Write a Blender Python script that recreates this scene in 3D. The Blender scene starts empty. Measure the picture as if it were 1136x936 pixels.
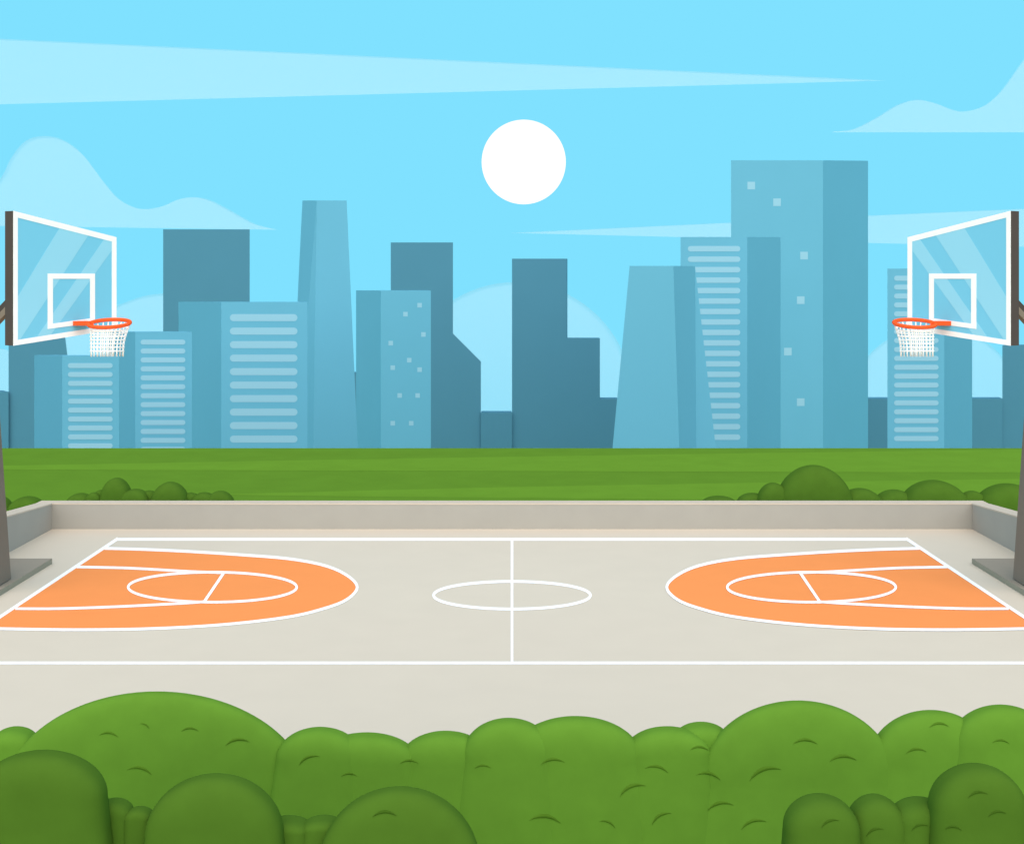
import bpy, bmesh, math, random
from mathutils import Vector, Matrix, noise
random.seed(7)
C = bpy.context.scene.collection
SC = bpy.context.scene

# ------------------------------------------------------------------ camera
H, F, CX, HZ = 9.2, 1457.0, 568.0, 310.0       # eye height, focal length in photo pixels, principal column, horizon row
EYE = Vector((0, 0, H))
cam = bpy.data.cameras.new('camera'); co = bpy.data.objects.new('camera', cam); C.objects.link(co)
co.location = EYE; co.rotation_euler = (math.radians(90), 0, 0)
cam.sensor_width = 36; cam.lens = 36 * F / 1136; cam.shift_y = (HZ - 468) / 1136
cam.clip_start = .1; cam.clip_end = 20000
SC.camera = co

# ------------------------------------------------------------------ measuring the place
def at(x, y, D):                    # point seen at (x, y) at a distance D
    return Vector(((x - CX) / F * D, D, H - (y - HZ) / F * D))
def on_ground(x, y, z=0.0):         # point seen at (x, y) on the level z
    D = (H - z) * F / (y - HZ)
    return Vector(((x - CX) / F * D, D, z))

# ------------------------------------------------------------------ materials
def lin(c):
    return [(v / 255 / 12.92 if v / 255 <= .04045 else ((v / 255 + .055) / 1.055) ** 2.4) for v in c]
def mat(name, rgb, rough=.9, var=.03, scale=3.0, spec=.0, bump=0.0, alpha=1.0):
    """procedural paint / concrete / foliage: base colour with a fine noise of its own"""
    m = bpy.data.materials.new(name); m.use_nodes = True
    nt = m.node_tree; b = nt.nodes['Principled BSDF']
    b.inputs['Roughness'].default_value = rough
    b.inputs['Specular IOR Level'].default_value = spec
    tc = nt.nodes.new('ShaderNodeTexCoord'); n = nt.nodes.new('ShaderNodeTexNoise')
    n.inputs['Scale'].default_value = scale; n.inputs['Detail'].default_value = 6
    r = nt.nodes.new('ShaderNodeValToRGB')
    r.color_ramp.elements[0].position = .3; r.color_ramp.elements[1].position = .7
    r.color_ramp.elements[0].color = [min(1, v * (1 - var)) for v in rgb] + [1]
    r.color_ramp.elements[1].color = [min(1, v * (1 + var)) for v in rgb] + [1]
    nt.links.new(tc.outputs['Object'], n.inputs['Vector'])
    nt.links.new(n.outputs['Fac'], r.inputs['Fac']); nt.links.new(r.outputs['Color'], b.inputs['Base Color'])
    if bump:
        bp = nt.nodes.new('ShaderNodeBump'); bp.inputs['Strength'].default_value = bump
        nt.links.new(n.outputs['Fac'], bp.inputs['Height']); nt.links.new(bp.outputs['Normal'], b.inputs['Normal'])
    if alpha < 1: b.inputs['Alpha'].default_value = alpha
    return m
def emit(name, rgb, s):
    m = bpy.data.materials.new(name); m.use_nodes = True
    nt = m.node_tree; nt.nodes.clear()
    o = nt.nodes.new('ShaderNodeOutputMaterial'); e = nt.nodes.new('ShaderNodeEmission')
    e.inputs['Color'].default_value = list(rgb) + [1]; e.inputs['Strength'].default_value = s
    nt.links.new(e.outputs[0], o.inputs[0]); return m

EXPO = 0.42
K_FLOOR = (1.0, 1.0, 1.0); K_FRONT = (1.0, 1.0, 1.0); K_SIDE = K_FRONT
def rgb(c, k): return [min(.93, v / q) for v, q in zip(lin(c), k)]
M = {
 'grass':      mat('grass', rgb((100,149,50), (1.180, 1.313, 1.402)), .95, .04, .6),
 'grass_pale': mat('mown_grass', rgb((108,160,53), (1.191, 1.336, 1.402)), .95, .04, .6),
 'concrete':   mat('court_concrete', rgb((223,221,208), (1.180, 1.302, 1.399)), .9, .012, .8),
 'white':      mat('white_paint', (.95,.95,.95), .8, .0, 2),
 'orange':     mat('orange_paint', rgb((251,165,100), (1.114, 1.283, 1.379)), .85, .015, .8),
 'wall':       mat('wall_concrete', rgb((189,186,175), (1.383, 1.380, 1.356)), .9, .02, 1.2),
 'cap':        mat('coping_stone', rgb((208,203,190), (1.113, 1.228, 1.312)), .9, .02, 2),
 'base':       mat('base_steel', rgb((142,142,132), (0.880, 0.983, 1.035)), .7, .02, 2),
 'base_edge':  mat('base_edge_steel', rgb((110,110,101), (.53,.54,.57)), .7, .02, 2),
 'post':       mat('post_steel', rgb((112,109,100), (0.84, 0.851, 0.856)), .6, .03, 1.5),
 'dark':       mat('dark_steel', rgb((87,84,78), (1.147, 1.237, 1.134)), .6, .03, 2),
 'bar':        mat('pale_steel', rgb((149,143,128), (1.26, 1.365, 1.312)), .6, .03, 2),
 'board':      mat('board_white', rgb((255,255,255), K_FRONT), .6, .0, 2),
 'glass':      mat('tinted_glass', rgb((122,206,233), (1.068, 1.082, 1.040)), .35, .0, 2, .2),
 'glint':       mat('painted_reflection', rgb((150,220,240), (1.052, 1.090, 1.042)), .5, .0, 2, .2),  # paler glass colour, paints the reflected light on the boards
 'rim':        mat('orange_rim', rgb((255,98,50), (1.05, 1.05, 1.05)), .5, .0, 2),
 'net':        mat('net_cord', rgb((255,255,255), K_FRONT), .9, .0, 2),
 'tower':      mat('blue_facade', rgb((105,185,211), (1.081, 1.183, 1.118)), .9, .012, .02),
 'tower_far':  mat('deep_blue_facade', rgb((82,146,168), (1.108, 1.222, 1.138)), .9, .012, .02),
 'roof':       mat('roof_membrane', rgb((99,177,203), (1.18,1.3,1.35)), .9, .02, .05),
 'window':     mat('pale_blue_window', rgb((148,206,226), (1.078, 1.168, 1.119)), .8, .0, .02),
 'bush':       mat('green_leaf', rgb((100,149,50), (1.171, 1.222, 1.171)), .95, .05, 2.5),
 'bush_dark':  mat('dark_green_leaf', rgb((85,125,41), (1.379, 1.425, 1.352)), .95, .05, 2.5),
 'leaf':       mat('leaf_mark', rgb((82,124,36), (1.147, 1.204, 1.164)), .95, .03, 2.5),
 'leaf_dark':  mat('leaf_mark_dark', rgb((66,100,28), (1.204, 1.235, 1.157)), .95, .03, 2.5),
 'cloud':      mat('thin_cloud', (.93,.93,.93), 1, .0, 2, 0, 0, .1),
 'sky':        emit('sky_blue', lin((128,225,255)), 2 ** -EXPO),
 'sun':        emit('sun_white', (1,1,1), 1.1 * 2 ** -EXPO),
}

# ------------------------------------------------------------------ helpers
def obj(name, bm, m, parent=None, smooth=False):
    me = bpy.data.meshes.new(name); bmesh.ops.recalc_face_normals(bm, faces=bm.faces[:]); bm.to_mesh(me); bm.free()
    for k in (m if isinstance(m, (list, tuple)) else [m]): me.materials.append(M[k])
    o = bpy.data.objects.new(name, me); C.objects.link(o)
    if smooth:
        for p in me.polygons: p.use_smooth = True
    if parent: o.parent = parent
    return o
def tag(o, label, cat, group=None):
    o['label'] = label; o['category'] = cat
    if group: o['group'] = group
    return o
def struct(o):
    o['kind'] = 'structure'; return o
def thing(name, label, cat, loc=(0,0,0), group=None):
    o = bpy.data.objects.new(name, None); C.objects.link(o); o.location = loc; o.empty_display_size = .3
    return tag(o, label, cat, group)
def origin_to(o, p):                # move an object's origin to p, shape stays
    p = Vector(p); o.data.transform(Matrix.Translation(-p)); o.location = p; return o
def prism(bm, pts, d):              # polygon pts swept along d into a closed solid
    d = Vector(d); a = [bm.verts.new(p) for p in pts]; b = [bm.verts.new(Vector(p) + d) for p in pts]
    n = len(pts); bm.faces.new(a); bm.faces.new(b[::-1])
    for i in range(n): bm.faces.new((a[i], b[i], b[(i+1)%n], a[(i+1)%n]))
def ring_prism(bm, outer, inner, d):  # frame between two polygons of equal count, swept along d
    d = Vector(d); n = len(outer)
    V = [[bm.verts.new(Vector(p) + k * d) for p in L] for L in (outer, inner) for k in (0, 1)]
    o0, o1, i0, i1 = V
    for i in range(n):
        j = (i + 1) % n
        bm.faces.new((o0[i], o0[j], i0[j], i0[i])); bm.faces.new((o1[i], i1[i], i1[j], o1[j]))
        bm.faces.new((o0[i], o1[i], o1[j], o0[j])); bm.faces.new((i0[i], i0[j], i1[j], i1[i]))
def tube(bm, pts, r, closed=False, n=8):
    rings = []; N = len(pts)
    for i, p in enumerate(pts):
        a = pts[i-1] if (i or closed) else p; b = pts[(i+1) % N] if (closed or i < N-1) else p
        t = (Vector(b) - Vector(a)).normalized()
        u = t.orthogonal().normalized() if not rings else (pu - t * pu.dot(t)).normalized()
        pu = u; v = t.cross(u)
        rings.append([bm.verts.new(Vector(p) + r * (math.cos(k*2*math.pi/n) * u + math.sin(k*2*math.pi/n) * v)) for k in range(n)])
    for i in range(N if closed else N - 1):
        A, B = rings[i], rings[(i+1) % N]
        off = 0
        if closed and i == N - 1: off = min(range(n), key=lambda s: (B[s].co - A[0].co).length)
        for k in range(n): bm.faces.new((A[k], A[(k+1)%n], B[(k+1+off)%n], B[(k+off)%n]))
    if not closed: bm.faces.new(rings[0][::-1]); bm.faces.new(rings[-1])
def flat(bm, pts):
    bm.faces.new([bm.verts.new(p) for p in pts])
def box(bm, a, b):
    (x0,y0,z0),(x1,y1,z1) = a, b
    prism(bm, [(x0,y0,z0),(x1,y0,z0),(x1,y1,z0),(x0,y1,z0)], (0,0,z1-z0))
def spline(pts, n=8, closed=False):  # smooth curve through 2-D points
    out = []; N = len(pts)
    for i in range(N if closed else N - 1):
        p = [pts[(i+k) % N] if closed else pts[max(0, min(N-1, i+k))] for k in (-1, 0, 1, 2)]
        for s in range(n):
            t = s / n
            out.append(tuple(.5*(2*p[1][a] + (p[2][a]-p[0][a])*t + (2*p[0][a]-5*p[1][a]+4*p[2][a]-p[3][a])*t*t
                        + (3*p[1][a]-p[0][a]-3*p[2][a]+p[3][a])*t**3) for a in (0, 1)))
    if not closed: out.append(tuple(pts[-1]))
    return out
def mirror(pts): return [(2*CX - x, y) for x, y in pts]

# ------------------------------------------------------------------ setting: terrain, court, markings
CREST = H * F / (497 - HZ)           # the field ends on a crest, the city lies in the plain below
PLAIN = -400.0
bm = bmesh.new()
prof = [(-60,0),(0,0),(22,0),(49,0),(60,0),(CREST,0),(CREST+.5,-.3),(CREST+12,-8),(CREST+60,-40),(CREST+180,-120),(400,-260),(560,PLAIN),(900,PLAIN),(1400,PLAIN),(1900,PLAIN),(2600,PLAIN)]
xs = [-2600,-1500,-800,-400,-200,-100,-50,0,50,100,200,400,800,1500,2600]
g = [[bm.verts.new((x, y, z)) for x in xs] for y, z in prof]
for i in range(len(prof)-1):
    for j in range(len(xs)-1): bm.faces.new((g[i][j], g[i][j+1], g[i+1][j+1], g[i+1][j]))
struct(obj('ground', bm, 'grass'))

bm = bmesh.new()
for poly in ([(-400,520),(0,516.5),(300,511),(568,506.5),(836,502.5),(1136,498.3),(1300,497.6),(1500,526),(1136,524),(836,523.4),(568,522.5),(0,521),(-400,521)],
             [(225,548.5),(568,540),(836,535.3),(1136,531),(1400,528),(1400,556),(1000,556),(568,552),(420,551)]):
    flat(bm, [on_ground(x, y, .006) for x, y in poly])
struct(obj('mown_strips', bm, 'grass_pale'))

WX, WY = 16.95, H * F / (587 - HZ)   # inner faces of the boundary wall
bm = bmesh.new(); flat(bm, [(-WX-.2,22,.01),(WX+.2,22,.01),(WX+.2,WY+.2,.01),(-WX-.2,WY+.2,.01)])
struct(obj('court', bm, 'concrete'))

SIDE = [(130,598),(0,684),(-18.5,696.2)]                # the baseline of the court, seen running towards us
ARC = spline([(116,608),(160,609.2),(210,611.5),(265,615),(320,619.5),(360,627),(385,638),(396.3,651),(385,664.5),(360,674.5),(320,684),(250,692.3),(170,696.9),(85,698.2),(0,697),(-20,696.4)], 6)
bm1 = bmesh.new(); bm2 = bmesh.new()
for f in (lambda p: p, mirror):
    b = bm1 if f([(0,0)])[0][0] == 0 else bm2
    flat(b, [on_ground(x, y, .0135) for x, y in f(ARC)])
struct(obj('painted_area', bm1, 'orange')); struct(obj('painted_area', bm2, 'orange'))

def stroke(bm, pts, w=3.1, closed=False, z=.02):        # a painted line of even width as seen along its run
    L, R = [], []; N = len(pts)
    for i in range(N):
        a = pts[i-1] if (i or closed) else pts[i]; b = pts[(i+1) % N] if (closed or i < N-1) else pts[i]
        dx, dy = b[0]-a[0], b[1]-a[1]; l = math.hypot(dx, dy) or 1
        nx, ny = -dy/l*w/2, dx/l*w/2
        L.append(bm.verts.new(on_ground(pts[i][0]+nx, pts[i][1]+ny, z))); R.append(bm.verts.new(on_ground(pts[i][0]-nx, pts[i][1]-ny, z)))
    for i in range(N if closed else N-1):
        j = (i+1) % N; bm.faces.new((L[i], R[i], R[j], L[j]))
def ell(cx, cy, a, b, n=72): return [(cx + a*math.cos(t*2*math.pi/n), cy + b*math.sin(t*2*math.pi/n)) for t in range(n)]
bm = bmesh.new(); ZL = [.0150]
def ln(p, **k): stroke(bm, p, z=ZL[0], **k); ZL[0] += .0008
ln([(129,598),(1007,598)]); ln([(-140,735),(1276,735)]); ln([(568,596.6),(568,736.4)], w=2.9)
ln(ell(568, 660, 87, 15.3), closed=True)
for f in (lambda p: p, mirror):
    ln(f([(131,597),(0,684),(-77,735)]), w=3.3)
    ln(f(ARC))
    ln(f(spline([(85,628.6),(135,629.6),(170,631.3),(210,633.6),(245,635)], 5)), w=2.8)
    ln(f(spline([(17,674.8),(65,674.8),(130,672.6),(200,669),(228,667)], 5)), w=2.8)
    ln(f(ell(235.7, 651, 93.5, 16.6)), closed=True, w=2.8)
    ln(f([(248,635.5),(227,666.5)]), w=3.0)
struct(obj('court_lines', bm, 'white'))

# ------------------------------------------------------------------ boundary wall in three runs
ZB = H - (558.2 - HZ) / F * WY       # height of the back run
TH = .58
w = thing('boundary_wall', 'long low concrete wall along the far side of the court, below the green field', 'wall', (0, WY+TH/2, 0), 'runs of the court wall')
bm = bmesh.new(); box(bm, (-WX-TH, WY, 0), (WX+TH, WY+TH, ZB-.045)); origin_to(obj('wall_face', bm, 'wall', w), (0,WY+TH/2,0)).location = (0,0,0)
bm = bmesh.new(); box(bm, (-WX-TH-.02, WY-.012, ZB-.045), (WX+TH+.02, WY+TH+.02, ZB)); origin_to(obj('coping', bm, 'cap', w), (0,WY+TH/2,0)).location = (0,0,0)
for s, lab in ((-1, 'short side wall rising towards the viewer behind the left basketball hoop'), (1, 'short side wall rising towards the viewer behind the right basketball hoop')):
    w = thing('boundary_wall', lab, 'wall', (s*(WX+TH/2), 40, 0), 'runs of the court wall')
    # its top climbs towards the viewer
    zf = 1.33; yf = 43.2
    def sec(z0a, dz, x0, x1, bmx):
        pr = [(WY-.001, ZB), (yf, zf), (28, zf)]
        lo = [(y, (0 if z0a is None else z-.045)) for y, z in pr]; hi = [(y, (z-.045 if z0a is None else z)) for y, z in pr]
        pts = [(x0, y, z) for y, z in hi] + [(x0, y, z) for y, z in lo[::-1]]
        prism(bmx, pts, (x1-x0, 0, 0))
    bm = bmesh.new(); sec(None, 0, s*WX, s*(WX+TH), bm); o = origin_to(obj('wall_face', bm, 'wall', w), w.location); o.location = (0,0,0)
    bm = bmesh.new(); sec(1, 0, s*(WX-.012), s*(WX+TH+.02), bm); o = origin_to(obj('coping', bm, 'cap', w), w.location); o.location = (0,0,0)

# ------------------------------------------------------------------ basketball hoops
def hoop(s, label):
    mx = lambda p: Vector((s * p[0], p[1], p[2]))         # built for the left end, mirrored for the right
    root = thing('basketball_hoop', label, 'basketball hoop', mx((-15.5, 39, 0)), 'hoops at the two ends of the court')
    def part(name, bm, m, parent=root, smooth=False):
        if s > 0: bmesh.ops.transform(bm, matrix=Matrix.Diagonal((-1,1,1,1)), verts=bm.verts[:])
        o = obj(name, bm, m, None, smooth); p = root.location
        o.data.transform(Matrix.Translation(-p)); o.parent = parent; return o
    # board plane
    A = at(15, HZ, 36.6); B = at(129.3, HZ, 39.6)
    u = (B - A).normalized(); n = Vector((u.y, -u.x, 0))   # towards the court
    def bp(x, y, off=0.0):
        d = at(x, y, 1.0) - EYE
        t = (A + n*off - EYE).dot(n) / d.dot(n); return EYE + d * t
    OUT = [(15,234),(129.3,263.2),(129.3,365.2),(15,383.5)]
    bm = bmesh.new(); prism(bm, [bp(*p, 0) for p in OUT], -n*.38); board = part('backboard', bm, 'dark')
    G = [(18,240),(126,266.4),(126,362),(18,378.5)]
    bm = bmesh.new(); prism(bm, [bp(*p, .008) for p in G], -n*.006); part('glass_panel', bm, 'glass', board)
    INN = [(19.8,241.5),(124.2,268),(124.2,360.6),(19.8,377)]
    bm = bmesh.new(); ring_prism(bm, [bp(*p, .016) for p in OUT], [bp(*p, .016) for p in INN], -n*.015); part('board_frame', bm, 'board', board)
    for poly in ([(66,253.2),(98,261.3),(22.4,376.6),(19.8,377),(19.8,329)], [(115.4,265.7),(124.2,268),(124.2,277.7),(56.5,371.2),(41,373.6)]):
        bm = bmesh.new(); prism(bm, [bp(*p, .013) for p in poly], -n*.004); part('reflection_streak', bm, 'glint', board)  # diagonal reflections on the glass, painted as thin pale strips
    bm = bmesh.new()
    ring_prism(bm, [bp(*p, .022) for p in [(53,303.5),(105.5,303.5),(105.5,357.8),(53,365)]], [bp(*p, .022) for p in [(58.8,309.3),(100,309.3),(100,353.2),(58.8,359)]], -n*.008)
    part('target_square', bm, 'board', board)
    # rim: a ring tilted towards the viewer, held by a bracket
    c = bp(90, 358.5) + n * 1.36; c = at(121.3, 358.8, c.y); R = 22.2 * c.y / F
    tilt = math.radians(9.5); rp = [c + Vector((R*math.cos(a), R*math.sin(a)*math.cos(tilt), R*math.sin(a)*math.sin(tilt))) for a in [k*2*math.pi/48 for k in range(48)]]
    bm = bmesh.new(); tube(bm, rp, .055, True, 10); rim = part('rim', bm, 'rim', smooth=True)
    bm = bmesh.new()
    p0 = [bp(x, y, .03) for x, y in ((81,356.2),(97,356.2),(97,361.2),(81,361.2))]
    e = at(99, 356.6, c.y); e2 = at(104, 356.0, c.y); h0 = Vector((0,0,-.12))
    va = [bm.verts.new(p) for p in p0]; vb = [bm.verts.new(p) for p in (e, e2, e2+h0, e+h0)]
    bm.faces.new(va); bm.faces.new(vb[::-1])
    for i in range(4): bm.faces.new((va[i], vb[i], vb[(i+1)%4], va[(i+1)%4]))
    part('bracket', bm, 'rim', rim)
    # net
    mpp = c.y / F
    lev = [(361, 22.0, 121.3), (365, 21.0, 121), (369, 20.0, 120.6), (373.2, 19.2, 120), (377.2, 18.6, 119.5), (381.2, 18.2, 119.2), (385.2, 18.0, 119), (389.5, 17.9, 118.9), (395.5, 17.8, 118.8)]
    bm = bmesh.new()
    def ringp(k, a, tl):
        y, r, cx = lev[k]; q = at(cx, y, c.y); r *= mpp
        return q + Vector((r*math.cos(a), r*math.sin(a)*.97, r*math.sin(a)*tl))
    NS = 10
    angs = [math.acos(1 - 2*(i)/(NS-1)) for i in range(NS)]; angs += [-a for a in angs[1:-1]]
    tl = [.15,.1,.04,-.01,-.04,-.045,-.05,-.05,-.05]
    for a in angs: tube(bm, [ringp(k, a, tl[k]) for k in range(9)], .021, False, 6)
    for k in range(1, 8): tube(bm, [ringp(k, j*2*math.pi/40, tl[k]) for j in range(40)], .018, True, 6)
    part('net', bm, 'net', smooth=True)
    # base, post and arms
    bm = bmesh.new(); box(bm, (-17.2, 35.2, .012), (-14.88, 42.5, .172)); base = part('base', bm, 'base_edge')
    bm = bmesh.new(); box(bm, (-17.19, 35.21, .172), (-14.885, 42.495, .18)); part('base_plate', bm, 'base', base)
    bm = bmesh.new()
    lo = [(-15.07,39.55,.178),(-16.1,39.55,.178),(-16.1,38.35,.178),(-15.07,38.35,.178)]
    hi = [(-15.57,39.5,7.7),(-16.2,39.5,7.7),(-16.2,38.6,7.7),(-15.57,38.6,7.7)]
    va = [bm.verts.new(p) for p in lo]; vb = [bm.verts.new(p) for p in hi]
    bm.faces.new(va); bm.faces.new(vb[::-1])
    for i in range(4): bm.faces.new((va[i], vb[i], vb[(i+1)%4], va[(i+1)%4]))
    bmesh.ops.bevel(bm, geom=bm.edges[:], offset=.03, segments=2, affect='EDGES'); part('post', bm, 'post')
    def beam(a, b, hw, hh):
        d = (b - a).normalized(); sx = d.cross(Vector((0,0,1))).normalized(); up = sx.cross(d)
        m_ = bmesh.new(); prism(m_, [a + sx*hw + up*hh, a - sx*hw + up*hh, a - sx*hw - up*hh, a + sx*hw - up*hh], b - a); return m_
    # both arms run from the head of the post up to the back of the board
    top0 = at(-24, 371, 38.9); top1 = at(44, 300, 37.9)
    part('upper_arm', beam(top0, top1, .09, .09), 'dark')
    part('lower_arm', beam(at(-24, 378.5, 38.85), at(44, 306.5, 37.85), .09, .085), 'bar')
    return root
hoop(-1, 'tall basketball hoop with tinted glass board at the left end of the court')
hoop(1, 'tall basketball hoop with tinted glass board at the right end of the court')

# ------------------------------------------------------------------ city in the plain
PHI = math.radians(55)
def facade_bar(bm, x0, x1, y, h, D, proud):   # a window strip with round ends, standing proud of the wall
    r = h/2; pts = []
    for k in range(9): a = math.pi/2 - k*math.pi/8; pts.append((x1 - r + r*math.cos(a), y - r*math.sin(a)))
    for k in range(9): a = -math.pi/2 - k*math.pi/8; pts.append((x0 + r + r*math.cos(a), y - r*math.sin(a)))
    prism(bm, [at(px, py, D) + Vector((0,-proud,0)) for px, py in pts], (0, proud + .2, 0))
def building(label, D, top, lit, shade=None, m='tower', bars=None, squares=None, taper=None, back=28, rise=0, group='towers of the skyline'):
    """lit = (x0, x1) of the face turned to us, shade = outer edge of the canted side face; taper = the same three edges at field level"""
    k = D / F
    root = thing('tower_block', label, 'building', at((lit[0]+lit[1])/2, HZ, D) * Vector((1,1,0)) + Vector((0,0,PLAIN)), group)
    ztop = at(0, top, D).z
    def foot(l, sh):
        X0, X1 = (l[0]-CX)*k, (l[1]-CX)*k
        nb = lambda px, yb: ((px - CX) / F * yb)
        left = sh < l[0]; xe = X0 if left else X1; w = abs(sh - (l[0] if left else l[1])) * k
        sl_ = (sh-CX)/F; tp = math.tan(PHI)
        dy = tp*w / (1 + tp*sl_) if left else tp*w / (1 - tp*sl_)
        xo = sl_ * (D + dy)
        yb = D + max(back, dy + 10)
        wd = abs(l[1] - l[0])
        if left: p = [(X0,D),(X1,D),(nb(l[1]-.06*wd,yb),yb),(nb(sh+.06*wd,yb),yb),(xo,D+dy)]
        else:    p = [(X0,D),(X1,D),(xo,D+dy),(nb(sh-.06*wd,yb),yb),(nb(l[0]+.06*wd,yb),yb)]
        return p
    T = foot(lit, shade)
    if taper:
        Bq = foot(taper[:2], taper[2]); zl = at(0, 497, D).z; f = (PLAIN - ztop) / (zl - ztop)
        Bt = [(t[0] + (b[0]-t[0])*f, D + (t[1]-D) + 0*f) for t, b in zip(T, Bq)]
    else: Bt = T
    bm = bmesh.new()
    va = [bm.verts.new((x, y, PLAIN)) for x, y in Bt]; vb = [bm.verts.new((x, y, ztop + rise*(y-D))) for x, y in T]; N = len(T)
    bm.faces.new(va[::-1])
    for i in range(N): bm.faces.new((va[i], va[(i+1)%N], vb[(i+1)%N], vb[i]))
    cx = sum(v.co.x for v in vb)/N; cy = sum(v.co.y for v in vb)/N          # roof set down behind a parapet
    ia = [bm.verts.new((v.co.x + (cx-v.co.x)*.05, v.co.y + (cy-v.co.y)*.05, v.co.z)) for v in vb]
    ib = [bm.verts.new((v.co.x, v.co.y, v.co.z - 2.5)) for v in ia]
    for i in range(N):
        j = (i+1) % N
        bm.faces.new((vb[i], vb[j], ia[j], ia[i])); bm.faces.new((ia[i], ia[j], ib[j], ib[i]))
    bm.faces.new(ib); roof = [v.co + Vector((0,0,1.9)) for v in ib]
    o = origin_to(obj('wall', bm, m, root), root.location); o.location = (0,0,0)
    bm = bmesh.new(); prism(bm, [(v[0], v[1], v[2]) for v in roof], (0, 0, .4))
    origin_to(obj('roof', bm, 'roof', root), root.location).location = (0,0,0)
    if bars:
        x0, x1, y0, pitch, h, cnt = bars
        b = bmesh.new(); facade_bar(b, x0, x1, y0, h, D, .1)
        first = origin_to(obj('window', b, 'window', root), root.location); first.location = (0,0,0)
        for i in range(1, cnt):
            c = first.copy(); C.objects.link(c); c.parent = root; c.location = (0, 0, -i*pitch*k)
    for (x, y) in (squares or ([], 0))[0]:
        q = squares[1] / 2; b = bmesh.new()
        prism(b, [at(x-q, y-q, D) + Vector((0,-.1,0)), at(x+q, y-q, D) + Vector((0,-.1,0)), at(x+q, y+q, D) + Vector((0,-.1,0)), at(x-q, y+q, D) + Vector((0,-.1,0))], (0,.3,0))
        origin_to(obj('window', b, 'window', root), root.location).location = (0,0,0)
    return root
def tower_solid(pts, c, D, depth):   # the rear outline is a little narrower than the front
    b = bmesh.new(); P = []
    for d, k in ((D, 1.0), (D + depth, .95)):
        P.append([b.verts.new((((c + (x-c)*k) - CX)/F*d, d, at(x, y, D).z if y < 900 else PLAIN)) for x, y in pts])
    n = len(pts); b.faces.new(P[0]); b.faces.new(P[1][::-1])
    for i in range(n): b.faces.new((P[0][i], P[1][i], P[1][(i+1)%n], P[0][(i+1)%n]))
    return b
def silhouette(label, D, pts, depth=26, group='dark towers at the back of the skyline'):
    """a stepped tower: its front outline, given depth"""
    c = sum(p[0] for p in pts)/len(pts)
    root = tag(obj('tower_block', tower_solid(pts, c, D, depth), 'tower_far'), label, 'building', group)
    origin_to(root, (at(c, HZ, D).x, D, PLAIN)); return root
GB = 999
building('low light blue office block with ten window strips, under the left hoop net', 620, 394.5, (69,132), 38, rise=-.052, bars=(75.4,125,405.5,9.88,5.5,10))
building('light blue office block with narrow window strips between two other striped blocks at left', 820, 368, (150,213), 120.5, rise=-.036, bars=(156,205.6,379.5,9.9,5.5,13))
building('broad light blue block with ten wide window strips in front of a dark square tower', 1080, 335, (245.5,341), 198, rise=-.015, bars=(255,330,352.4,14.95,7.8,10))
building('slender windowless tower tapering towards its top, left of the speckled block', 1400, 222.5, (351.5,384.5), 335.5, rise=.055, taper=(347.5,397,324.5))
building('light blue block speckled with eleven tiny square windows', 1750, 322.5, (422.5,478), 395,
         squares=([(465.5,338.6),(449.8,348.5),(469.7,371),(433.5,380.6),(454,399.5),(435.7,407.8),(465.5,410),(443.4,438.6),(463.3,438.6),(435.7,469.4),(456.2,469.4)], 5))
building('wide windowless block with leaning sides in front of a striped tower', 620, 295, (698.5,747), 771, taper=(679.5,753.5,790))
building('striped tower with many window strips, half hidden by the block with leaning sides', 1150, 263, (755,829), 866, rise=.03, bars=(763,821.3,276,11.6,6,19))
building('tallest tower of the skyline, light blue with six scattered square windows', 1750, 178, (811,913), 963, rise=.085,
         squares=([(833.4,206),(862,224.5),(892,283.6),(888.3,333),(874,390),(888.3,446)], 8.4))
building('striped tower standing behind the net and glass board of the right hoop', 820, 298, (984.5,1047.5), 1078.5, bars=(991.8,1041.2,308.7,9.87,5.5,19))
silhouette('dark blue block at the far left edge, lower than its neighbour behind the hoop', 2194, [(-240,434.5),(9.5,434.5),(9.5,GB),(-240,GB)])
silhouette('dark blue block mostly hidden behind the glass board of the left hoop', 2200, [(9.5,367),(71.5,367),(75.5,400),(76,GB),(9.5,GB)])
silhouette('dark square tower with a flat top behind the broad striped block', 2200, [(181,254.5),(277,254.5),(277,GB),(181,GB)])
silhouette('low dark block glimpsed as a sliver between tapering tower and speckled block', 2210, [(384,413.5),(430,413.5),(430,GB),(384,GB)])
silhouette('dark tower with a sloping shoulder behind the speckled block', 2200, [(433.5,269),(502.5,269),(502.5,370),(533.5,401),(533.5,GB),(433.5,GB)])
silhouette('lowest dark block, filling the gap between the two dark central towers', 2194, [(533.5,457.5),(568,457.5),(568,GB),(533.5,GB)])
silhouette('dark tower with two stepped shoulders on its right, under the sun', 2200, [(568,287),(628.8,287),(628.8,375.3),(665.5,375.3),(665.5,442.3),(705,442.3),(705,GB),(568,GB)])
silhouette('low long dark block seen on both sides of the tower behind the right net', 2194, [(950,442),(1112,442),(1112,GB),(950,GB)])
silhouette('dark block at the far right edge under the glass board of the right hoop', 2200, [(1112,383),(1230,383),(1230,434),(1380,434),(1380,GB),(1112,GB)])

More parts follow.
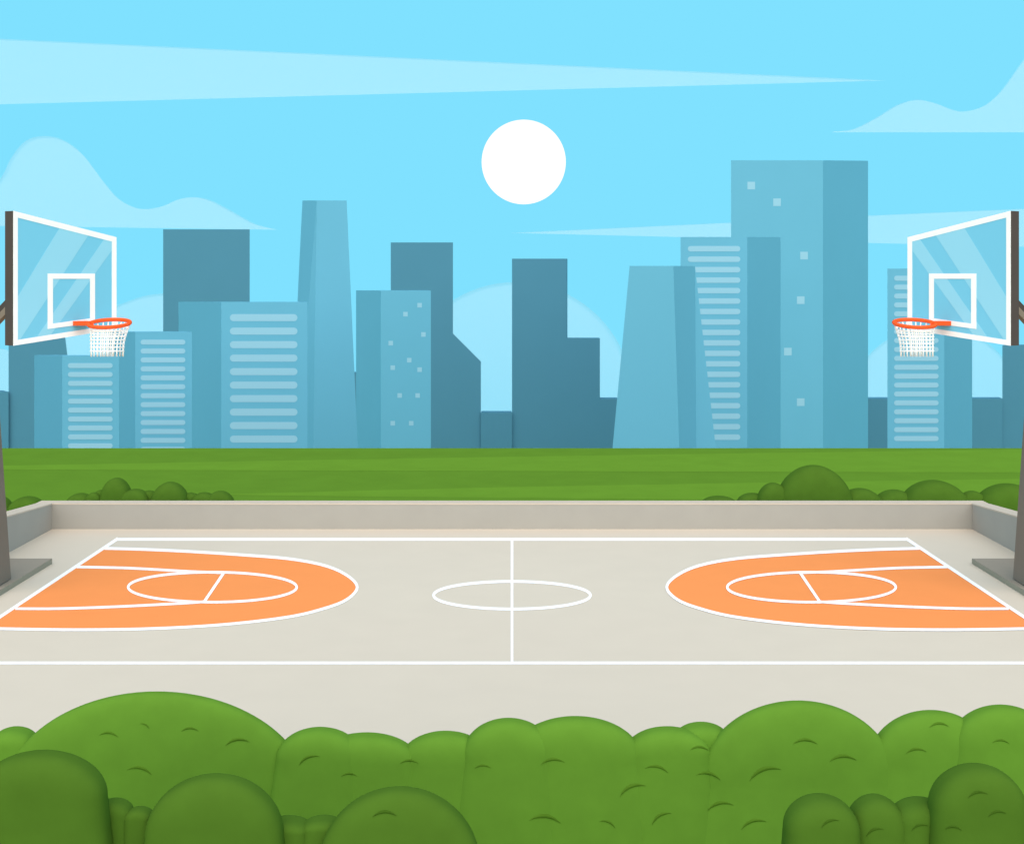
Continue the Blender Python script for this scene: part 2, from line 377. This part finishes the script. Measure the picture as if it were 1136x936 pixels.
# ------------------------------------------------------------------ bushes
class Dome: pass
PW = 3.0                              # bushes are blunt domes: (x/a, z/b)^PW + (y/c)^PW = 1 above a flaring skirt
def dome(cx, ty, hw, drop, D, depth=None):
    d = Dome(); V = 2.5 * drop * D / F; d.a = hw / .8 * D / F; m_ = (ty - HZ) / F
    d.c = min(depth or .28, d.a * .8, V * .6 / m_); q = PW / (PW - 1)
    d.b = (V**q - (m_*d.c)**q) ** (1/q)
    d.o = at(cx, ty + 2.5*drop, D); return d
def flare(d, z): return 1 + .45 * max(0, d.o.z - z) / d.o.z
def inside(d, p, k):
    f = flare(d, p.z) * k; x = (p.x-d.o.x)/d.a/f; y = (p.y-d.o.y)/d.c/f; z = max(0, p.z-d.o.z)/d.b/k
    return (x*x + z*z) ** (PW/2) + abs(y) ** PW < 1
def hit(d, x, y, k=1.0):              # where the sight line of (x, y) meets the dome
    v = at(x, y, 1.0) - EYE; t0 = d.o.y - d.c*1.5; N = 120; st = d.c*2.5/N
    for i in range(N):
        if inside(d, EYE + v*(t0 + i*st), k):
            lo, hi = t0 + (i-1)*st, t0 + i*st
            for _ in range(14):
                md = (lo+hi)/2
                if inside(d, EYE + v*md, k): hi = md
                else: lo = md
            return hi, EYE + v*hi
    return None
def front_hit(ds, p, k):                # the same against a whole row: the nearest bush counts
    h = [q for q in (hit(d, *p, k) for d in ds) if q]
    return min(h, key=lambda q: q[0]) if h else None
def bush_mesh(bm, ds, nu=96, nv=30):
    for d in ds:
        rows = []
        for zz in (0.0, .35, .7):
            z = d.o.z * zz; f = flare(d, z)
            rows.append([bm.verts.new((d.o.x + f*d.a*math.cos(t), d.o.y + f*d.c*math.copysign((1-abs(math.cos(t))**PW)**(1/PW), math.sin(t)), z)) for t in [k*2*math.pi/nu for k in range(nu)]])
        for i in range(nv):
            h = math.sin(i / nv * math.pi/2); X = math.sqrt(1 - h*h); row = []
            for k in range(nu):
                t = k*2*math.pi/nu; r2 = (X*math.cos(t))**2 + h*h
                row.append(bm.verts.new(d.o + Vector((d.a*X*math.cos(t), math.copysign(d.c*max(0, 1 - r2**(PW/2))**(1/PW), math.sin(t)) if k % (nu//2) else 0, d.b*h))))
            rows.append(row)
        for A_, B_ in zip(rows, rows[1:]):
            for k in range(nu): bm.faces.new((A_[k], A_[(k+1)%nu], B_[(k+1)%nu], B_[k]))
        tip = bm.verts.new(d.o + Vector((0,0,d.b)))
        for k in range(nu): bm.faces.new((rows[-1][k], rows[-1][(k+1)%nu], tip))
def bush(label, ds, m, leaves=(), lm='leaf', group=None, name='bush'):
    bm = bmesh.new(); bush_mesh(bm, ds); n0 = len(bm.faces)
    for d, x, y, w, tilt in leaves:       # leaf marks: thin curved leaves lying on the bush
        up, dn = [], []
        ct, st = math.cos(tilt), math.sin(tilt)
        for i in range(9):
            s = i/8*2 - 1; yy = -(1-s*s)*w*.26
            for L, th in ((up, 0), (dn, (1-s*s)*w*.13)):
                px, py = s*w/2, yy + th
                L.append((x + px*ct + py*st, y - px*st + py*ct))
        rows = []
        for k in (1.02, .985):
            rows.append([[bm.verts.new(h[1]) if (h := front_hit(d, p, k)) else None for p in L] for L in (up, dn)])
        if any(v is None for r in rows for L in r for v in L): continue
        (u0, d0), (u1, d1) = rows
        for i in range(8):
            for q in ((u0[i],u0[i+1],d0[i+1],d0[i]), (u0[i],u1[i],u1[i+1],u0[i+1]), (d0[i],d0[i+1],d1[i+1],d1[i])): bm.faces.new(q)
    nleaf = len(bm.faces) - n0
    o = obj(name, bm, [m, lm], None, True)
    for i, p in enumerate(o.data.polygons):
        if i >= n0: p.material_index = 1
    c = ds[0].o; origin_to(o, (c.x, c.y, 0)); return tag(o, label, 'bush', group)

FRONT = [  # cx, top, half width, drop, distance, label
 (15,805,21,8.5,20.30,'small light green bush at the left end of the front hedge'),
 (173,766.5,139,50,20.10,'broadest light green bush of the front hedge, a wide dome at left'),
 (354,805.7,38,14,20.00,'small light green bush just right of the broadest bush of the front hedge'),
 (406,811.8,46,13,20.05,'flat light green bush, lowest of the front hedge left of centre'),
 (494,810,41,14,20.10,'light green bush left of the middle pair, between two lower dips of the front hedge'),
 (564,795.7,41,17,20.00,'light green bush below the centre line of the court, left of the middle pair'),
 (638.6,793.7,60,20,20.05,'light green bush right of the court centre line, wider of the middle pair'),
 (741,805,38,12,20.10,'low light green bush right of the middle pair, beside the narrowest one'),
 (779,800,24,8,20.30,'narrowest light green bush, wedged against the right large dome of the front hedge'),
 (886,776.5,88,37,20.05,'large light green domed bush right of centre in the front hedge'),
 (1034,787,56,24,20.10,'light green bush right of the large right dome in the front hedge'),
 (1112,781,45,18,20.00,'light green bush at the right end of the front hedge'),
]
fd = [dome(*r[:5]) for r in FRONT]
LV = [((x/1.993), 740+y/1.993, w/1.993, t) for x, y, w, t in [(240,152,42,-.1),(319,130,24,-.5),(420,141,38,0),(525,169,54,.15),(308,232,56,-.2),(684,207,50,.4),(772,241,36,0),(905,213,42,0),(1068,223,36,0)]]
LV += [(560+x/1.972, 740+y/1.972, w/1.972, t) for x, y, w, t in [(105,211,54,.1),(280,271,62,.4),(332,226,52,-.2),(445,241,54,-.2),(425,181,40,0),(570,236,74,.35),(657,168,54,0),(740,205,60,.05),(950,130,42,.05),(900,187,46,.1),(1085,166,38,-.05),(472,307,58,.2),(343,332,50,.55),(545,346,58,.3),(88,338,70,-.1),(224,344,38,-.4)]]
own = {}
for x, y, w_, t in LV:
    best = min(((h[0], i) for i, d in enumerate(fd) if (h := hit(d, x, y))), default=None)
    if best: own.setdefault(best[1], []).append((fd, x, y, w_, t))
for i, r in enumerate(FRONT): bush(r[5], [fd[i]], 'bush', own.get(i, ()), 'leaf', 'light green bushes of the front hedge')
NEAR = [
 (45,831,58,21,15.25,'large dark green bush at the bottom left corner'),
 (126,884,17,7,15.56,'small dark green bush beside the large bottom left corner bush'),
 (154,893.3,13,5,15.51,'tiny dark green bush, smallest in the front left dark row'),
 (238,857,61,28,15.25,'second large dark green bush from the bottom left, without a leaf mark'),
 (319,903.3,20,6,15.51,'small dark green bush touching the second large dark bush from the bottom left'),
 (358,903,18,5.5,15.51,'small dark green bush touching the dark bush with one leaf mark'),
 (443,871.5,72,36,15.25,'dark green dome with one leaf mark at the bottom edge left of centre'),
 (911,879,33,16,15.30,'dark green bush at the left end of the bottom right dark group'),
 (972,879.5,26,16,15.52,'dark green bush second from the left in the bottom right dark group'),
 (1022,882.5,26,10,15.53,'dark green bush leaning against the tall bush in the bottom right corner'),
 (1084,845.5,42,20,15.30,'tallest dark green bush of the group in the bottom right corner'),
]
nd = [dome(*r[:5], depth=.3) for r in NEAR]
LD = [(850/1.993, 740+329/1.993, 54/1.993, .05)] + [(560+x/1.972, 740+y/1.972, w/1.972, t) for x, y, w, t in [(712,343,42,.4),(810,362,42,.4),(908,352,38,.3),(982,355,36,-.1),(1035,281,44,.2),(1077,323,40,.2)]]
own = {}
for x, y, w_, t in LD:
    best = min(((h[0], i) for i, d in enumerate(nd) if (h := hit(d, x, y))), default=None)
    if best: own.setdefault(best[1], []).append((nd, x, y, w_, t))
for i, r in enumerate(NEAR): bush(r[5], [nd[i]], 'bush_dark', own.get(i, ()), 'leaf_dark', 'dark green bushes in front of the hedge')

def far(label, lobes, D=53.0):
    bush(label, [dome(cx, ty, hw, dr, D + random.uniform(-.3,.3), depth=.9) for cx, ty, hw, dr in lobes], 'bush_dark', group='dark bushes beyond the court wall')
far('dark bush tip beside the left hoop post, beyond the side wall', [(-4,549,14,7)])
far('single round dark bush above the left end of the court wall', [(30,550,17,8)], 52.6)
far('long dark shrub with two tall round humps above the left part of the court wall',
    [(89,546.5,13,6),(104,545.8,7,4),(112,543,8,5),(129,529.5,14,11),(150,541.8,13,6),(165,543.6,10,5),(188.5,534,17,11),(211,546,10,5),(226,545.6,11,5),(244,544,13,7)])
far('flat dark bush barely rising above the court wall, right of the centre line', [(798,549.5,16,4)])
far('largest dark bush beyond the court wall, a tall dome with low shoulders', [(835,546.3,14,5),(858,535,15,10),(903,515.5,35,21),(955,541,19,8)])
far('dark bush with a round hump above the right part of the court wall', [(993,542.6,19,8),(1036.5,532,30,13)])
far('low dark bush above the right corner of the court wall', [(1079,544,12,6)])
far('wide dark bush beyond the right side wall, beside the right hoop post', [(1119,535.8,32,14)], 52.6)

# ------------------------------------------------------------------ sky, sun and clouds
bm = bmesh.new(); R0 = 4200; n = 48; g = []
for z in (-2600, -400, 1800, 4200): g.append([bm.verts.new((R0*math.sin(a), R0*math.cos(a), z)) for a in [math.radians(-80 + 160*k/n) for k in range(n+1)]])
for A_, B_ in zip(g, g[1:]):
    for k in range(n): bm.faces.new((A_[k], A_[k+1], B_[k+1], B_[k]))
struct(obj('sky', bm, 'sky', None, True))
bm = bmesh.new(); bmesh.ops.create_uvsphere(bm, u_segments=96, v_segments=48, radius=46.7/F*3600)
o = obj('sun', bm, 'sun', None, True); o.location = at(581, 180, 3600); tag(o, 'round white sun hanging above the middle of the skyline', 'sun')
def cloud(label, pts, D=3000, th=40):
    bm = bmesh.new(); n = len(pts); cx = sum(p[0] for p in pts)/n; cy = max(p[1] for p in pts)*.3 + .7*sum(p[1] for p in pts)/n
    a = [bm.verts.new(at(x, y, D)) for x, y in pts]; b = [bm.verts.new(at(cx + (x-cx)*.97, cy + (y-cy)*.97, D + th)) for x, y in pts]
    bm.faces.new(a); bm.faces.new(b[::-1])
    for i in range(n): bm.faces.new((a[i], b[i], b[(i+1)%n], a[(i+1)%n]))
    o = obj('cloud', bm, 'cloud')
    c = sum((Vector(v.co) for v in o.data.vertices), Vector()) / len(o.data.vertices)
    origin_to(o, c); return tag(o, label, 'cloud', 'pale clouds')
cloud('long pale wedge of cloud crossing the top of the sky from the left', [(-420,23.6),(983,89.6),(-420,127.2)], 3100)
cloud('thin pale wedge of cloud behind the tallest tower and the right board', [(566,258.5),(811,247),(963,239.3),(1250,226.5),(1250,276.5),(963,269.6),(811,264.4)], 3050)
cloud('pale cloud with a high hump and a low hump above the left hoop',
      spline([(-60,262),(-50,250),(-30,232),(0,199),(12,176),(28,157),(48,151.2),(70,155.5),(92,172),(115,202),(132,221),(150,230.5),(165,232.3),(182,229),(200,221.5),(217,219),(235,223),(260,236),(283,248.5),(308,255)], 6)[6:], 3000)
cloud('pale cloud climbing to the right edge in the upper right corner',
      spline([(922,147),(945,144),(970,132),(995,117),(1017,111),(1038,115),(1055,121.5),(1070,124),(1092,118),(1112,101),(1136,68),(1165,30)], 6) + [(1230,0),(1230,147)], 3150)
cloud('low rounded cloud behind the left part of the skyline', spline([(-70,400),(-40,384),(0,386.5),(9,388.6),(28,385),(50,368),(75,356),(100,347.5),(129.6,339),(158,329),(181,325.6),(205,325),(235,329),(277,346),(330,400),(350,480)], 5) + [(350,540),(-70,540)], 2950)
cloud('large round cloud behind the dark central towers', [(572+130*math.cos(math.pi*k/40), 443-130*math.sin(math.pi*k/40)) for k in range(41)] + [(442,540),(702,540)], 2900)
cloud('round cloud low behind the tower and board of the right hoop', [(1037+100*math.cos(math.pi*k/40), 462-100*math.sin(math.pi*k/40)) for k in range(41)] + [(937,540),(1137,540)], 2920)

# ------------------------------------------------------------------ light
EL = math.radians(47)
W = bpy.data.worlds.new('World'); SC.world = W; W.use_nodes = True
nt = W.node_tree; bg = nt.nodes['Background']; sk = nt.nodes.new('ShaderNodeTexSky')
sk.sky_type = 'NISHITA'; sk.sun_disc = False; sk.sun_elevation = EL; sk.sun_rotation = math.radians(180)
nt.links.new(sk.outputs[0], bg.inputs['Color']); bg.inputs['Strength'].default_value = .15
sl = bpy.data.lights.new('sunlight', 'SUN'); so = bpy.data.objects.new('sunlight', sl); C.objects.link(so)
sl.energy = 2.32; sl.angle = math.radians(105); sl.color = (1, .88, .68)
so.rotation_euler = (math.radians(90) - EL, 0, 0); so.location = (0, -20, 60)
vs = SC.view_settings; vs.view_transform = 'Standard'; vs.look = 'None'; vs.exposure = EXPO; vs.gamma = 1; vs.use_curve_mapping = False
SC.cycles.transparent_max_bounces = 16
